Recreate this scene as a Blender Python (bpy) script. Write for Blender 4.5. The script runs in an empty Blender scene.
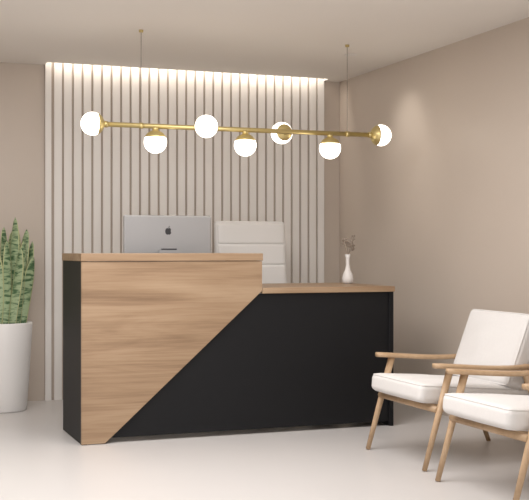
import bpy, bmesh, math, random
from mathutils import Vector, Matrix
random.seed(4)
scene=bpy.context.scene
scene.view_settings.view_transform='Standard'
scene.view_settings.look='None'

# ---------------- materials ----------------
def mat(name,col,rough=0.5,metal=0.0,noise=0.0,nscale=8.0,bump=0.0,bscale=200,emit=None,es=0,spec=None):
    m=bpy.data.materials.new(name); m.use_nodes=True
    nt=m.node_tree; b=nt.nodes['Principled BSDF']
    b.inputs['Base Color'].default_value=(*col,1); b.inputs['Roughness'].default_value=rough
    b.inputs['Metallic'].default_value=metal
    if spec is not None: b.inputs['Specular IOR Level'].default_value=spec
    tc=nt.nodes.new('ShaderNodeTexCoord')
    if noise>0:
        n=nt.nodes.new('ShaderNodeTexNoise'); n.inputs['Scale'].default_value=nscale; n.inputs['Detail'].default_value=5
        r=nt.nodes.new('ShaderNodeMix'); r.data_type='RGBA'
        r.inputs[6].default_value=(*[c*(1-noise) for c in col],1)
        r.inputs[7].default_value=(*[min(1,c*(1+noise)) for c in col],1)
        nt.links.new(tc.outputs['Object'],n.inputs['Vector'])
        nt.links.new(n.outputs['Fac'],r.inputs[0]); nt.links.new(r.outputs[2],b.inputs['Base Color'])
    if bump>0:
        n2=nt.nodes.new('ShaderNodeTexNoise'); n2.inputs['Scale'].default_value=bscale
        bp=nt.nodes.new('ShaderNodeBump'); bp.inputs['Strength'].default_value=bump; bp.inputs['Distance'].default_value=0.005
        nt.links.new(tc.outputs['Object'],n2.inputs['Vector'])
        nt.links.new(n2.outputs['Fac'],bp.inputs['Height']); nt.links.new(bp.outputs['Normal'],b.inputs['Normal'])
    if emit:
        b.inputs['Emission Color'].default_value=(*emit,1); b.inputs['Emission Strength'].default_value=es
    return m
def wood(name,c1,c2,c3,stretch=(0.6,6,6),rough=0.45):
    m=bpy.data.materials.new(name); m.use_nodes=True
    nt=m.node_tree; b=nt.nodes['Principled BSDF']; b.inputs['Roughness'].default_value=rough
    tc=nt.nodes.new('ShaderNodeTexCoord'); mp=nt.nodes.new('ShaderNodeMapping'); mp.inputs['Scale'].default_value=stretch
    n=nt.nodes.new('ShaderNodeTexNoise'); n.inputs['Scale'].default_value=1.3; n.inputs['Detail'].default_value=7; n.inputs['Roughness'].default_value=0.55; n.inputs['Distortion'].default_value=0.9
    mp2=nt.nodes.new('ShaderNodeMapping'); mp2.inputs['Scale'].default_value=tuple(s*(2 if i==0 else 7) if stretch[i]<2 else s*7 for i,s in enumerate(stretch))
    n2=nt.nodes.new('ShaderNodeTexNoise'); n2.inputs['Scale'].default_value=2.0; n2.inputs['Detail'].default_value=4
    add=nt.nodes.new('ShaderNodeMath'); add.operation='MULTIPLY_ADD'; add.inputs[1].default_value=0.35
    cr=nt.nodes.new('ShaderNodeValToRGB'); e=cr.color_ramp.elements
    e[0].position=0.46; e[0].color=(*c1,1); e[1].position=0.88; e[1].color=(*c3,1)
    k=e.new(0.67); k.color=(*c2,1)
    L=nt.links.new
    L(tc.outputs['Object'],mp.inputs[0]); L(mp.outputs[0],n.inputs['Vector'])
    L(tc.outputs['Object'],mp2.inputs[0]); L(mp2.outputs[0],n2.inputs['Vector'])
    L(n2.outputs['Fac'],add.inputs[0]); L(n.outputs['Fac'],add.inputs[2])
    L(add.outputs[0],cr.inputs[0]); L(cr.outputs[0],b.inputs['Base Color'])
    return m
M_wall=mat('wall_paint',(0.60,0.52,0.45),0.45,noise=0.02,nscale=3,bump=0.05,bscale=150)
M_ceil=mat('ceiling_paint',(0.88,0.84,0.79),0.8,noise=0.01,nscale=2)
M_floor=mat('floor_polished',(0.61,0.59,0.58),0.36,noise=0.03,nscale=1.5)
M_slat=mat('slat_white',(0.86,0.83,0.80),0.55)
M_gap=mat('slat_backing',(0.50,0.42,0.36),0.8)
M_black=mat('black_laminate',(0.007,0.0072,0.0085),0.55,noise=0.1,nscale=20,spec=0.25)
M_wood=wood('walnut_laminate',(0.21,0.128,0.072),(0.32,0.21,0.125),(0.40,0.28,0.178))
M_leg=wood('oak_frame',(0.38,0.25,0.14),(0.46,0.31,0.185),(0.54,0.38,0.24),stretch=(3,3,3))
M_gold=mat('brushed_brass',(0.66,0.54,0.25),0.38,metal=0.8)
M_globe=mat('opal_glass',(0.9,0.85,0.8),0.3,emit=(1,0.92,0.80),es=4.0)
M_led=mat('led_diffuser',(1,1,1),0.5,emit=(1,0.90,0.78),es=3)
M_fab=mat('cushion_fabric',(0.74,0.725,0.715),0.95,noise=0.03,nscale=60,bump=0.3,bscale=500)
M_white=mat('white_leather',(0.78,0.77,0.76),0.5)
M_pot=mat('pot_ceramic',(0.80,0.78,0.765),0.5)
M_alu=mat('aluminium_back',(0.40,0.40,0.41),0.4,metal=0.35)
M_dark=mat('dark_plastic',(0.03,0.03,0.035),0.4)
M_soil=mat('soil',(0.06,0.04,0.03),0.95,noise=0.4,nscale=60,bump=0.6,bscale=60)
M_cable=mat('cable',(0.25,0.21,0.18),0.5)
M_chrome=mat('chrome',(0.6,0.6,0.6),0.2,metal=1)
M_dry=mat('dried_flower',(0.34,0.28,0.23),0.9,noise=0.2,nscale=100)
M_ring=mat('added_ring_white',(0.86,0.83,0.80),0.6)  # for the invented ring around the added spot
# snake plant
M_leafe=mat('leaf_edge',(0.46,0.48,0.25),0.45)
M_leaf=bpy.data.materials.new('leaf_banded'); M_leaf.use_nodes=True
nt=M_leaf.node_tree; b=nt.nodes['Principled BSDF']; b.inputs['Roughness'].default_value=0.42
tc=nt.nodes.new('ShaderNodeTexCoord'); mp=nt.nodes.new('ShaderNodeMapping'); mp.inputs['Scale'].default_value=(14,14,48)
n=nt.nodes.new('ShaderNodeTexNoise'); n.inputs['Scale'].default_value=1; n.inputs['Detail'].default_value=3; n.inputs['Distortion'].default_value=0.6
cr=nt.nodes.new('ShaderNodeValToRGB'); cr.color_ramp.elements[0].position=0.38; cr.color_ramp.elements[1].position=0.54
cr.color_ramp.elements[0].color=(0.065,0.14,0.06,1); cr.color_ramp.elements[1].color=(0.35,0.44,0.26,1)
nt.links.new(tc.outputs['Object'],mp.inputs[0]); nt.links.new(mp.outputs[0],n.inputs['Vector']); nt.links.new(n.outputs['Fac'],cr.inputs[0]); nt.links.new(cr.outputs[0],b.inputs['Base Color'])

# ---------------- helpers ----------------
def empty(name,loc=(0,0,0)):
    e=bpy.data.objects.new(name,None); scene.collection.objects.link(e); e.location=loc; e.empty_display_size=0.1
    return e
def finish(bm,name,mats,parent=None,smooth=False,loc=(0,0,0)):
    me=bpy.data.meshes.new(name); bmesh.ops.recalc_face_normals(bm,faces=bm.faces); bm.to_mesh(me); bm.free()
    if not isinstance(mats,(list,tuple)): mats=[mats]
    for m in mats: me.materials.append(m)
    if smooth:
        for p in me.polygons: p.use_smooth=True
    o=bpy.data.objects.new(name,me); scene.collection.objects.link(o); o.location=loc
    if parent: o.parent=parent
    return o
def addbox(bm,x0,x1,y0,y1,z0,z1,mi=0):
    vs=[bm.verts.new((x,y,z)) for x in (x0,x1) for y in (y0,y1) for z in (z0,z1)]
    for f in ((0,1,3,2),(4,6,7,5),(0,4,5,1),(2,3,7,6),(0,2,6,4),(1,5,7,3)):
        fc=bm.faces.new([vs[i] for i in f]); fc.material_index=mi
def box(name,x0,x1,y0,y1,z0,z1,m,parent=None,bev=0.0):
    bm=bmesh.new(); addbox(bm,x0,x1,y0,y1,z0,z1)
    if bev>0: bmesh.ops.bevel(bm,geom=bm.edges[:]+bm.verts[:],offset=bev,segments=2,affect='EDGES',profile=0.5)
    return finish(bm,name,m,parent)
def prism(name,pts,y0,y1,m,parent=None,bev=0.0):
    bm=bmesh.new(); f=bm.faces.new([bm.verts.new((x,y0,z)) for x,z in pts])
    r=bmesh.ops.extrude_face_region(bm,geom=[f])
    for v in r['geom']:
        if isinstance(v,bmesh.types.BMVert): v.co.y=y1
    if bev: bmesh.ops.bevel(bm,geom=bm.edges[:],offset=bev,segments=2,affect='EDGES')
    return finish(bm,name,m,parent)
def rod(name,p0,p1,r0,r1,m,parent=None,seg=20,flat=1.0):
    p0=Vector(p0);p1=Vector(p1);d=p1-p0
    bm=bmesh.new(); bmesh.ops.create_cone(bm,cap_ends=True,segments=seg,radius1=r0,radius2=r1,depth=d.length)
    for v in bm.verts: v.co.y*=flat
    q=d.to_track_quat('Z','Y').to_matrix().to_4x4()
    bmesh.ops.transform(bm,verts=bm.verts,matrix=Matrix.Translation((p0+p1)/2)@q)
    o=finish(bm,name,m,parent)
    for p in o.data.polygons: p.use_smooth=len(p.vertices)==4
    return o
def lathe(name,prof,m,parent=None,loc=(0,0,0),seg=40,rot=None):
    bm=bmesh.new(); rings=[]
    for r,z in prof:
        rings.append([bm.verts.new((max(r,1e-4)*math.cos(2*math.pi*i/seg),max(r,1e-4)*math.sin(2*math.pi*i/seg),z)) for i in range(seg)])
    for a,b_ in zip(rings,rings[1:]):
        for i in range(seg): bm.faces.new((a[i],a[(i+1)%seg],b_[(i+1)%seg],b_[i]))
    bm.faces.new(rings[0]); bm.faces.new(rings[-1])
    if rot is not None: bmesh.ops.transform(bm,verts=bm.verts,matrix=rot)
    return finish(bm,name,m,parent,smooth=True,loc=loc)
def cushion(name,half,r,m,parent,mtx,puff=0.015,cuts=18,wob=0.0):
    bm=bmesh.new(); bmesh.ops.create_cube(bm,size=2)
    bmesh.ops.subdivide_edges(bm,edges=bm.edges[:],cuts=cuts,use_grid_fill=True)
    h=Vector(half)
    for v in bm.verts:
        u=v.co.copy()
        u=Vector([math.copysign(abs(c)**0.7,c) for c in u])
        p=Vector((u.x*h.x,u.y*h.y,u.z*h.z))
        q=Vector([max(-(h[i]-r),min(h[i]-r,p[i])) for i in range(3)])
        d=p-q
        if d.length>1e-7: p=q+d.normalized()*r
        k=(1-u.x**2)*(1-u.y**2)*(1 if abs(u.z)>0.5 else abs(u.z)*2)
        p.z+=math.copysign(1,u.z)*puff*k
        p.z+=wob*k*(math.sin(9*u.x+4*u.y)+math.sin(7*u.y-5*u.x*u.y))*.5
        v.co=mtx@p
    return finish(bm,name,m,parent,smooth=True)
def curve(name,pts,rad,m,parent=None,cyclic=False):
    cu=bpy.data.curves.new(name,'CURVE'); cu.dimensions='3D'; cu.bevel_depth=rad; cu.bevel_resolution=3
    s=cu.splines.new('POLY'); s.points.add(len(pts)-1); s.use_cyclic_u=cyclic
    for p,c in zip(s.points,pts): p.co=(*c,1)
    cu.materials.append(m); o=bpy.data.objects.new(name,cu); scene.collection.objects.link(o)
    if parent: o.parent=parent
    return o

# ---------------- room ----------------
XL,XR,YF,YB,H=-2.6,3.76,-1.6,8.25,2.50
SX0,SX1=1.35,3.61
box('floor',XL-.1,XR+.1,YF,YB+.1,-0.1,0,M_floor)
box('wall_back',XL-.1,XR+.1,YB,YB+.1,0,H+0.2,M_wall)
box('wall_right',XR,XR+.1,YF,YB,0,H+0.2,M_wall)
box('wall_left',XL-.1,XL,YF,YB,0,H+0.2,M_wall)
bm=bmesh.new()
SY=8.13
addbox(bm,XL,XR,YF,SY,H,H+.03)
addbox(bm,XL,SX0,SY,YB,H,H+.03); addbox(bm,SX1,XR,SY,YB,H,H+.03)
addbox(bm,SX0-.02,SX1+.02,SY-.02,YB,H+.14,H+.16)
addbox(bm,SX0-.02,SX1+.02,SY-.02,SY,H+.03,H+.14)
finish(bm,'ceiling',M_ceil)
# slat panel
sp=empty('slat_wall_panel',(0,0,0))
box('backing',SX0,SX1,YB-.012,YB-.001,0.001,H+.12,M_gap,sp)
bm=bmesh.new(); N=30; pitch=(SX1-SX0-.05)/N; SW=pitch-.017
for i in range(N):
    x=SX0+.05+i*pitch+.017
    addbox(bm,x,x+SW,YB-.030,YB-.012,0.001,H+.11)
addbox(bm,SX0-.0,SX0+.045,YB-.036,YB-.012,0.001,H+.11)
finish(bm,'slats',M_slat,sp)
ls=empty('led_strip_light')
box('diffuser',SX0+.05,SX1-.05,SY+.002,SY+.02,H+.09,H+.12,M_led,ls)

# ---------------- reception desk ----------------
rd=empty('reception_desk')
FX,FY=1.235,6.263; BX=2.339; RX=3.24; BYK=6.863
ZT=1.10; ZL=0.89
box('side_panel_left',FX+.002,FX+.035,FY+.012,BYK,0.0,ZT-.045,M_black,rd,.002)
prism('wood_front_panel',[(FX,0.004),(1.372,0.004),(BX,0.872),(BX,ZT-.047),(FX,ZT-.047)],FY,FY+.02,M_wood,rd,.0015)
box('raised_top',FX-.004,BX+.004,FY-.006,BYK+.005,ZT-.045,ZT,M_wood,rd,.003)
box('raised_side_right',BX-.035,BX-.002,FY+.022,BYK,ZL,ZT-.046,M_black,rd,.002)
box('raised_back_shelf',FX+.036,BX-.036,FY+.05,BYK-.02,ZL-.03,ZL,M_black,rd)
box('front_panel',FX+.036,RX-.03,FY+.021,FY+.045,0.03,ZL-.036,M_black,rd,.002)
box('front_panel_upper',FX+.036,BX-.036,FY+.021,FY+.045,ZL-.035,ZT-.046,M_black,rd)
box('side_panel_right',RX-.034,RX-.004,FY+.008,BYK,0.0,ZL-.036,M_black,rd,.002)
box('lower_top',BX+.002,RX,FY-.004,BYK+.20,ZL-.035,ZL,M_wood,rd,.003)
box('worktop',1.50,3.12,BYK+.002,7.33,0.765,0.79,M_wood,rd,.003)
box('worktop_end_left',1.50,1.53,BYK+.002,7.30,0.0,0.765,M_black,rd)
box('worktop_end_right',3.09,3.12,BYK+.002,7.30,0.0,0.765,M_black,rd)

# ---------------- monitor ----------------
mo=empty('computer_monitor',(1.99,7.14,0.79))
def mbox(n,a,m,bev=.004): return box(n,*a,m,mo,bev)
mbox('housing',(-.303,.303,-.014,.014,.115,.562),M_alu,.010)
mbox('screen',(-.288,.288,.0142,.016,.20,.548),M_dark,0)
prism('stand_neck',[(-.09,.008),(.09,.008),(.075,.33),(-.075,.33)],-.062,-.048,M_alu,mo,.003)
mbox('stand_hinge',(-.05,.05,-.05,-.012,.285,.34),M_dark,.003)
mbox('stand_foot',(-.10,.10,-.065,.10,.0005,.010),M_alu,.003)
bm=bmesh.new()
pts=[]
for i in range(48):
    t=2*math.pi*i/48
    r=.023*(1-.10*math.cos(2*t)*0.5)
    x=r*math.cos(t); z=r*math.sin(t)*1.02
    if z>0: z-=.005*math.exp(-(x/.006)**2)
    else: z+=.004*math.exp(-(x/.005)**2)
    dx=x-.029; dz=z-.002; d=math.hypot(dx,dz)
    if d<.013: x=.029+dx/d*.013; z=.002+dz/d*.013
    pts.append((x,z))
bm.faces.new([bm.verts.new((x,-.0155,z+.455)) for x,z in pts])
bm.faces.new([bm.verts.new((x,-.0155,z+.455)) for x,z in [(0,.023),(.002,.030),(.008,.036),(.010,.036),(.008,.029),(.003,.023)]])
g=bmesh.ops.extrude_face_region(bm,geom=bm.faces[:])
for v in g['geom']:
    if isinstance(v,bmesh.types.BMVert): v.co.y+=.003
finish(bm,'emblem',M_dark,mo)

# ---------------- office chair ----------------
oc=empty('office_chair',(2.765,7.60,0))
T=Matrix.Translation
Rx=lambda a:Matrix.Rotation(math.radians(a),4,'X')
Ry=lambda a:Matrix.Rotation(math.radians(a),4,'Y')
cushion('seat',(.25,.24,.045),.04,M_white,oc,T((0,-.24,.46)),.012)
bk=T((0,.03,.93))@Rx(-6)
cushion('backrest',(.276,.035,.405),.03,M_white,oc,bk,0)
for k in range(5):   # horizontal channel padding of the single backrest
    cushion(f'back_pad_{k+1}',(.262,.018,.076),.016,M_white,oc,bk@T((0,-.026,-.306+.153*k)),0,12)
for s,n in ((-1,'left'),(1,'right')):
    curve('armrest_'+n,[(s*.27,-.02,.66),(s*.285,-.10,.665),(s*.285,-.32,.665),(s*.285,-.36,.64),(s*.27,-.34,.44),(s*.22,-.28,.43)],.014,M_chrome,oc)
rod('gas_lift',(0,-.22,.09),(0,-.22,.42),.028,.022,M_chrome,oc)
for i in range(5):
    a=2*math.pi*i/5+.3
    ex,ey=.27*math.cos(a),-.22+.27*math.sin(a)
    rod(f'base_arm_{i+1}',(0,-.22,.10),(ex,ey,.065),.022,.014,M_chrome,oc)
    lathe(f'caster_{i+1}',[(0,-.02),(.026,-.02),(.030,-.012),(.030,.012),(.026,.02),(0,.02)],M_dark,oc,(ex,ey,.0305),20,Matrix.Rotation(math.pi/2,4,'X'))

# ---------------- vase ----------------
va=empty('flower_vase',(3.17,6.82,ZL))
lathe('vase_body',[(.0,.0005),(.026,.0005),(.036,.012),(.039,.035),(.033,.065),(.019,.095),(.0125,.13),(.0135,.175),(.020,.20),(.018,.20),(.010,.175),(.009,.13),(0,.12)],M_pot,va)
for i in range(9):
    a=random.uniform(0,6.28); sp_=random.uniform(.010,.045); h=random.uniform(.255,.32)
    ex,ey=sp_*math.cos(a),sp_*math.sin(a)
    curve(f'stem_{i+1}',[(0,0,.125),(ex*.15,ey*.15,.20),(ex,ey,h)],.0014,M_dry,va)
    bm=bmesh.new()
    for k in range(14):
        c=Vector((ex,ey,h))+Vector((random.gauss(0,.005),random.gauss(0,.005),random.uniform(-.03,.010)))
        bmesh.ops.create_icosphere(bm,subdivisions=1,radius=random.uniform(.004,.007),matrix=T(c))
    finish(bm,f'bloom_{i+1}',M_dry,va,True)

# ---------------- pendant ----------------
pl=empty('pendant_light',(0,6.73,1.90))
rod('main_bar',(1.44,0,0),(3.34,0,0),.0155,.0155,M_gold,pl)
R=.072
def globe(n,c,axis,cov=66):
    ax=Vector(axis); q=ax.to_track_quat('Z','Y').to_matrix().to_4x4()
    bm=bmesh.new(); bmesh.ops.create_uvsphere(bm,u_segments=40,v_segments=24,radius=R)
    finish(bm,'globe_'+n,M_globe,pl,True,loc=c)
    prof=[]
    for k in range(0,11):
        t=math.radians(180-k*cov/10); prof.append(((R+.003)*math.sin(t),(R+.003)*math.cos(t)))
    t=math.radians(180-cov); prof+=[((R+.0005)*math.sin(t),(R+.0005)*math.cos(t))]
    lathe('cap_'+n,prof,M_gold,pl,c,40,q)
    rod('fitter_'+n,Vector(c)-ax*(R+.022),Vector(c)-ax*(R-.002),.020,.020,M_gold,pl)
globe('end_left',(1.395,0,0),(-1,0,0))
globe('end_right',(3.375,0,0),(1,0,0))
for i,x in enumerate((1.795,2.396,2.998)): globe(f'down_{i+1}',(x,0,-.10),(0,0,-1),66)
globe('front',(2.10,-.10,0),(0,-1,0))
globe('rear',(2.69,.10,0),(0,1,0),48)
for i,x in enumerate((1.703,3.124)):
    rod(f'cable_{i+1}',(x,0,.01),(x,0,.59),.0020,.0020,M_cable,pl,8)
    lathe(f'ceiling_cap_{i+1}',[(.0,.585),(.012,.585),(.014,.59),(.014,.5995),(0,.5995)],M_gold,pl,(x,0,0),20)
    rod(f'bar_collar_{i+1}',(x-.012,0,0),(x+.012,0,0),.019,.019,M_gold,pl)

# ---------------- plant ----------------
pp=empty('potted_snake_plant',(1.0,7.84,0))
lathe('pot',[(0,.001),(.150,.001),(.158,.012),(.172,.2),(.186,.42),(.196,.605),(.194,.615),(.182,.615),(.178,.60),(.176,.56),(0,.56)],M_pot,pp,seg=56)
lathe('soil',[(0,.561),(.176,.561),(.176,.585),(0,.588)],M_soil,pp)
NL=20
for i in range(NL):
    a=i*2.4+.5; rr=.022+.112*math.sqrt(i/NL)
    bx,by=rr*math.cos(a),rr*math.sin(a)
    h=random.uniform(.64,.82)*(1-.30*i/NL); w=random.uniform(.038,.047); lean=.03+rr*random.uniform(.3,.7); tw=random.uniform(-.9,.9); ph=random.uniform(-.9,.5)
    bm=bmesh.new(); rows=[]; n=26
    for k in range(n+1):
        t=k/n
        ww=w*(.62+.75*t-.35*t*t)*(1 if t<.68 else math.sqrt(max(0,1-((t-.68)/.32)**1.4)))+.0006
        cx=bx+lean*math.cos(a)*t**1.7+.012*math.sin(3*t+ph); cy=by+lean*math.sin(a)*t**1.7
        cz=.58+h*t; an=ph+tw*t; ux,uy=math.cos(an),math.sin(an)
        row=[]
        for j,s in enumerate((-1,-.84,-.4,.4,.84,1)):
            c=.25*ww*(s*s)
            row.append(bm.verts.new((cx+ux*ww*s-uy*c,cy+uy*ww*s+ux*c,cz)))
        rows.append(row)
    for A,B in zip(rows,rows[1:]):
        for j in range(5):
            f=bm.faces.new((A[j],A[j+1],B[j+1],B[j])); f.material_index=1 if j in(0,4) else 0
    o=finish(bm,f'leaf_{i+1}',[M_leaf,M_leafe],pp,True)
    md=o.modifiers.new('thick','SOLIDIFY'); md.thickness=.003

# ---------------- armchairs ----------------
def armchair(x,y):
    e=empty('armchair',(x,y,0))
    W=.325
    for s,n in ((1,'far'),(-1,'near')):
        rod('front_leg_'+n,(.015,s*W,0.002),(.165,s*W,.515),.013,.020,M_leg,e)
        rod('rear_leg_'+n,(.80,s*W,0.002),(.60,s*W,.515),.013,.020,M_leg,e)
        rod('side_rail_'+n,(.10,s*W,.315),(.68,s*W,.265),.016,.016,M_leg,e,flat=1)
        bm=bmesh.new(); n_=16; rows=[]
        for k in range(n_+1):
            t=k/n_; x_=.07+.59*t; z=.520+.012*math.cos(t*math.pi*1.0)-.010*math.sin(t*math.pi)
            w=.022+.014*math.sin(math.pi*min(1,t*1.1+.12))
            if k==0: w*=.7
            rows.append([bm.verts.new((x_,s*W+a*w,z+b_)) for a,b_ in ((-1,-.008),(-1,.006),(-.7,.012),(.7,.012),(1,.006),(1,-.008),(.7,-.013),(-.7,-.013))])
        for A,B in zip(rows,rows[1:]):
            for j in range(8): bm.faces.new((A[j],A[(j+1)%8],B[(j+1)%8],B[j]))
        bm.faces.new(rows[0]); bm.faces.new(rows[-1])
        finish(bm,'armrest_'+n,M_leg,e,True)
        rod('back_stile_'+n,(.60,s*.24,.27),(.795,s*.24,.74),.014,.012,M_leg,e)
    rod('front_rail',(.095,-W,.305),(.095,W,.305),.017,.017,M_leg,e)
    rod('rear_rail',(.665,-W,.275),(.665,W,.275),.015,.015,M_leg,e)
    rod('back_top_rail',(.775,-.26,.71),(.775,.26,.71),.014,.014,M_leg,e)
    for k in range(4):
        rod(f'seat_slat_{k+1}',(.20+k*.13,-W,.300-k*.011),(.20+k*.13,W,.300-k*.011),.009,.009,M_leg,e)
    ms=T((.345,0,.362))@Ry(4.5)
    cushion('seat_cushion',(.335,.290,.050),.032,M_fab,e,ms,.016,22,.005)
    mb=T((.640,0,.576))@Ry(-69)
    cushion('back_cushion',(.205,.300,.055),.032,M_fab,e,mb,.018,22,.005)
    def pipe(nm,mt,hx,hy,z):
        pts=[]; r=.025
        for cx,cy,a0 in ((hx-r,hy-r,0),(-hx+r,hy-r,90),(-hx+r,-hy+r,180),(hx-r,-hy+r,270)):
            for k in range(5):
                a=math.radians(a0+k*22.5); pts.append(tuple(mt@Vector((cx+r*math.cos(a),cy+r*math.sin(a),z))))
        curve(nm,pts,.004,M_fab,e,True)
    pipe('seat_piping',ms,.327,.282,.041)
    pipe('back_piping',mb,.197,.292,.046)
    return e
armchair(2.70,5.25); armchair(2.64,4.36)

# ---------------- lights ----------------
def area(name,loc,rot,sx,sy,pw,col):
    l=bpy.data.lights.new(name,'AREA'); l.shape='RECTANGLE'; l.size=sx; l.size_y=sy; l.energy=pw; l.color=col
    o=bpy.data.objects.new(name,l); scene.collection.objects.link(o); o.location=loc; o.rotation_euler=rot
area('overhead_fill_light',(1.0,4.6,2.47),(0,0,0),2.6,2.6,112,(1,.97,.95))  # added soft fill above, out of view, to brighten the room
area('cove_light',((SX0+SX1)/2,SY+.05,H+.12),(math.radians(8),0,0),SX1-SX0-.1,.03,4.5,(1,.93,.84))
# added spot with an invented ceiling ring, makes the glow on the right wall
dl=empty('added_wall_glow',(3.30,7.05,H))
lathe('added_ring',[(.030,-.0005),(.044,-.0005),(.046,-.003),(.043,-.005),(.030,-.004)],M_ring,dl)
sl=bpy.data.lights.new('added_glow_spot','SPOT'); sl.energy=13; sl.color=(1,.95,.88); sl.spot_size=math.radians(72); sl.spot_blend=1.0; sl.shadow_soft_size=.10
so=bpy.data.objects.new('added_glow_spot',sl); scene.collection.objects.link(so); so.parent=dl; so.location=(0,0,-.02)
so.rotation_euler=(Vector((.46,0.0,-.60))).to_track_quat('-Z','Y').to_euler()
w=bpy.data.worlds.new('world'); scene.world=w; w.use_nodes=True
w.node_tree.nodes['Background'].inputs[0].default_value=(1,.99,.98,1); w.node_tree.nodes['Background'].inputs[1].default_value=2.1

# ---------------- camera ----------------
cd=bpy.data.cameras.new('camera'); cam=bpy.data.objects.new('camera',cd); scene.collection.objects.link(cam)
cam.location=(0,0,1.12); cam.rotation_euler=(math.radians(90),0,math.radians(-20.6))
cd.sensor_width=36; cd.lens=1100/529*36; cd.clip_end=60
scene.camera=cam
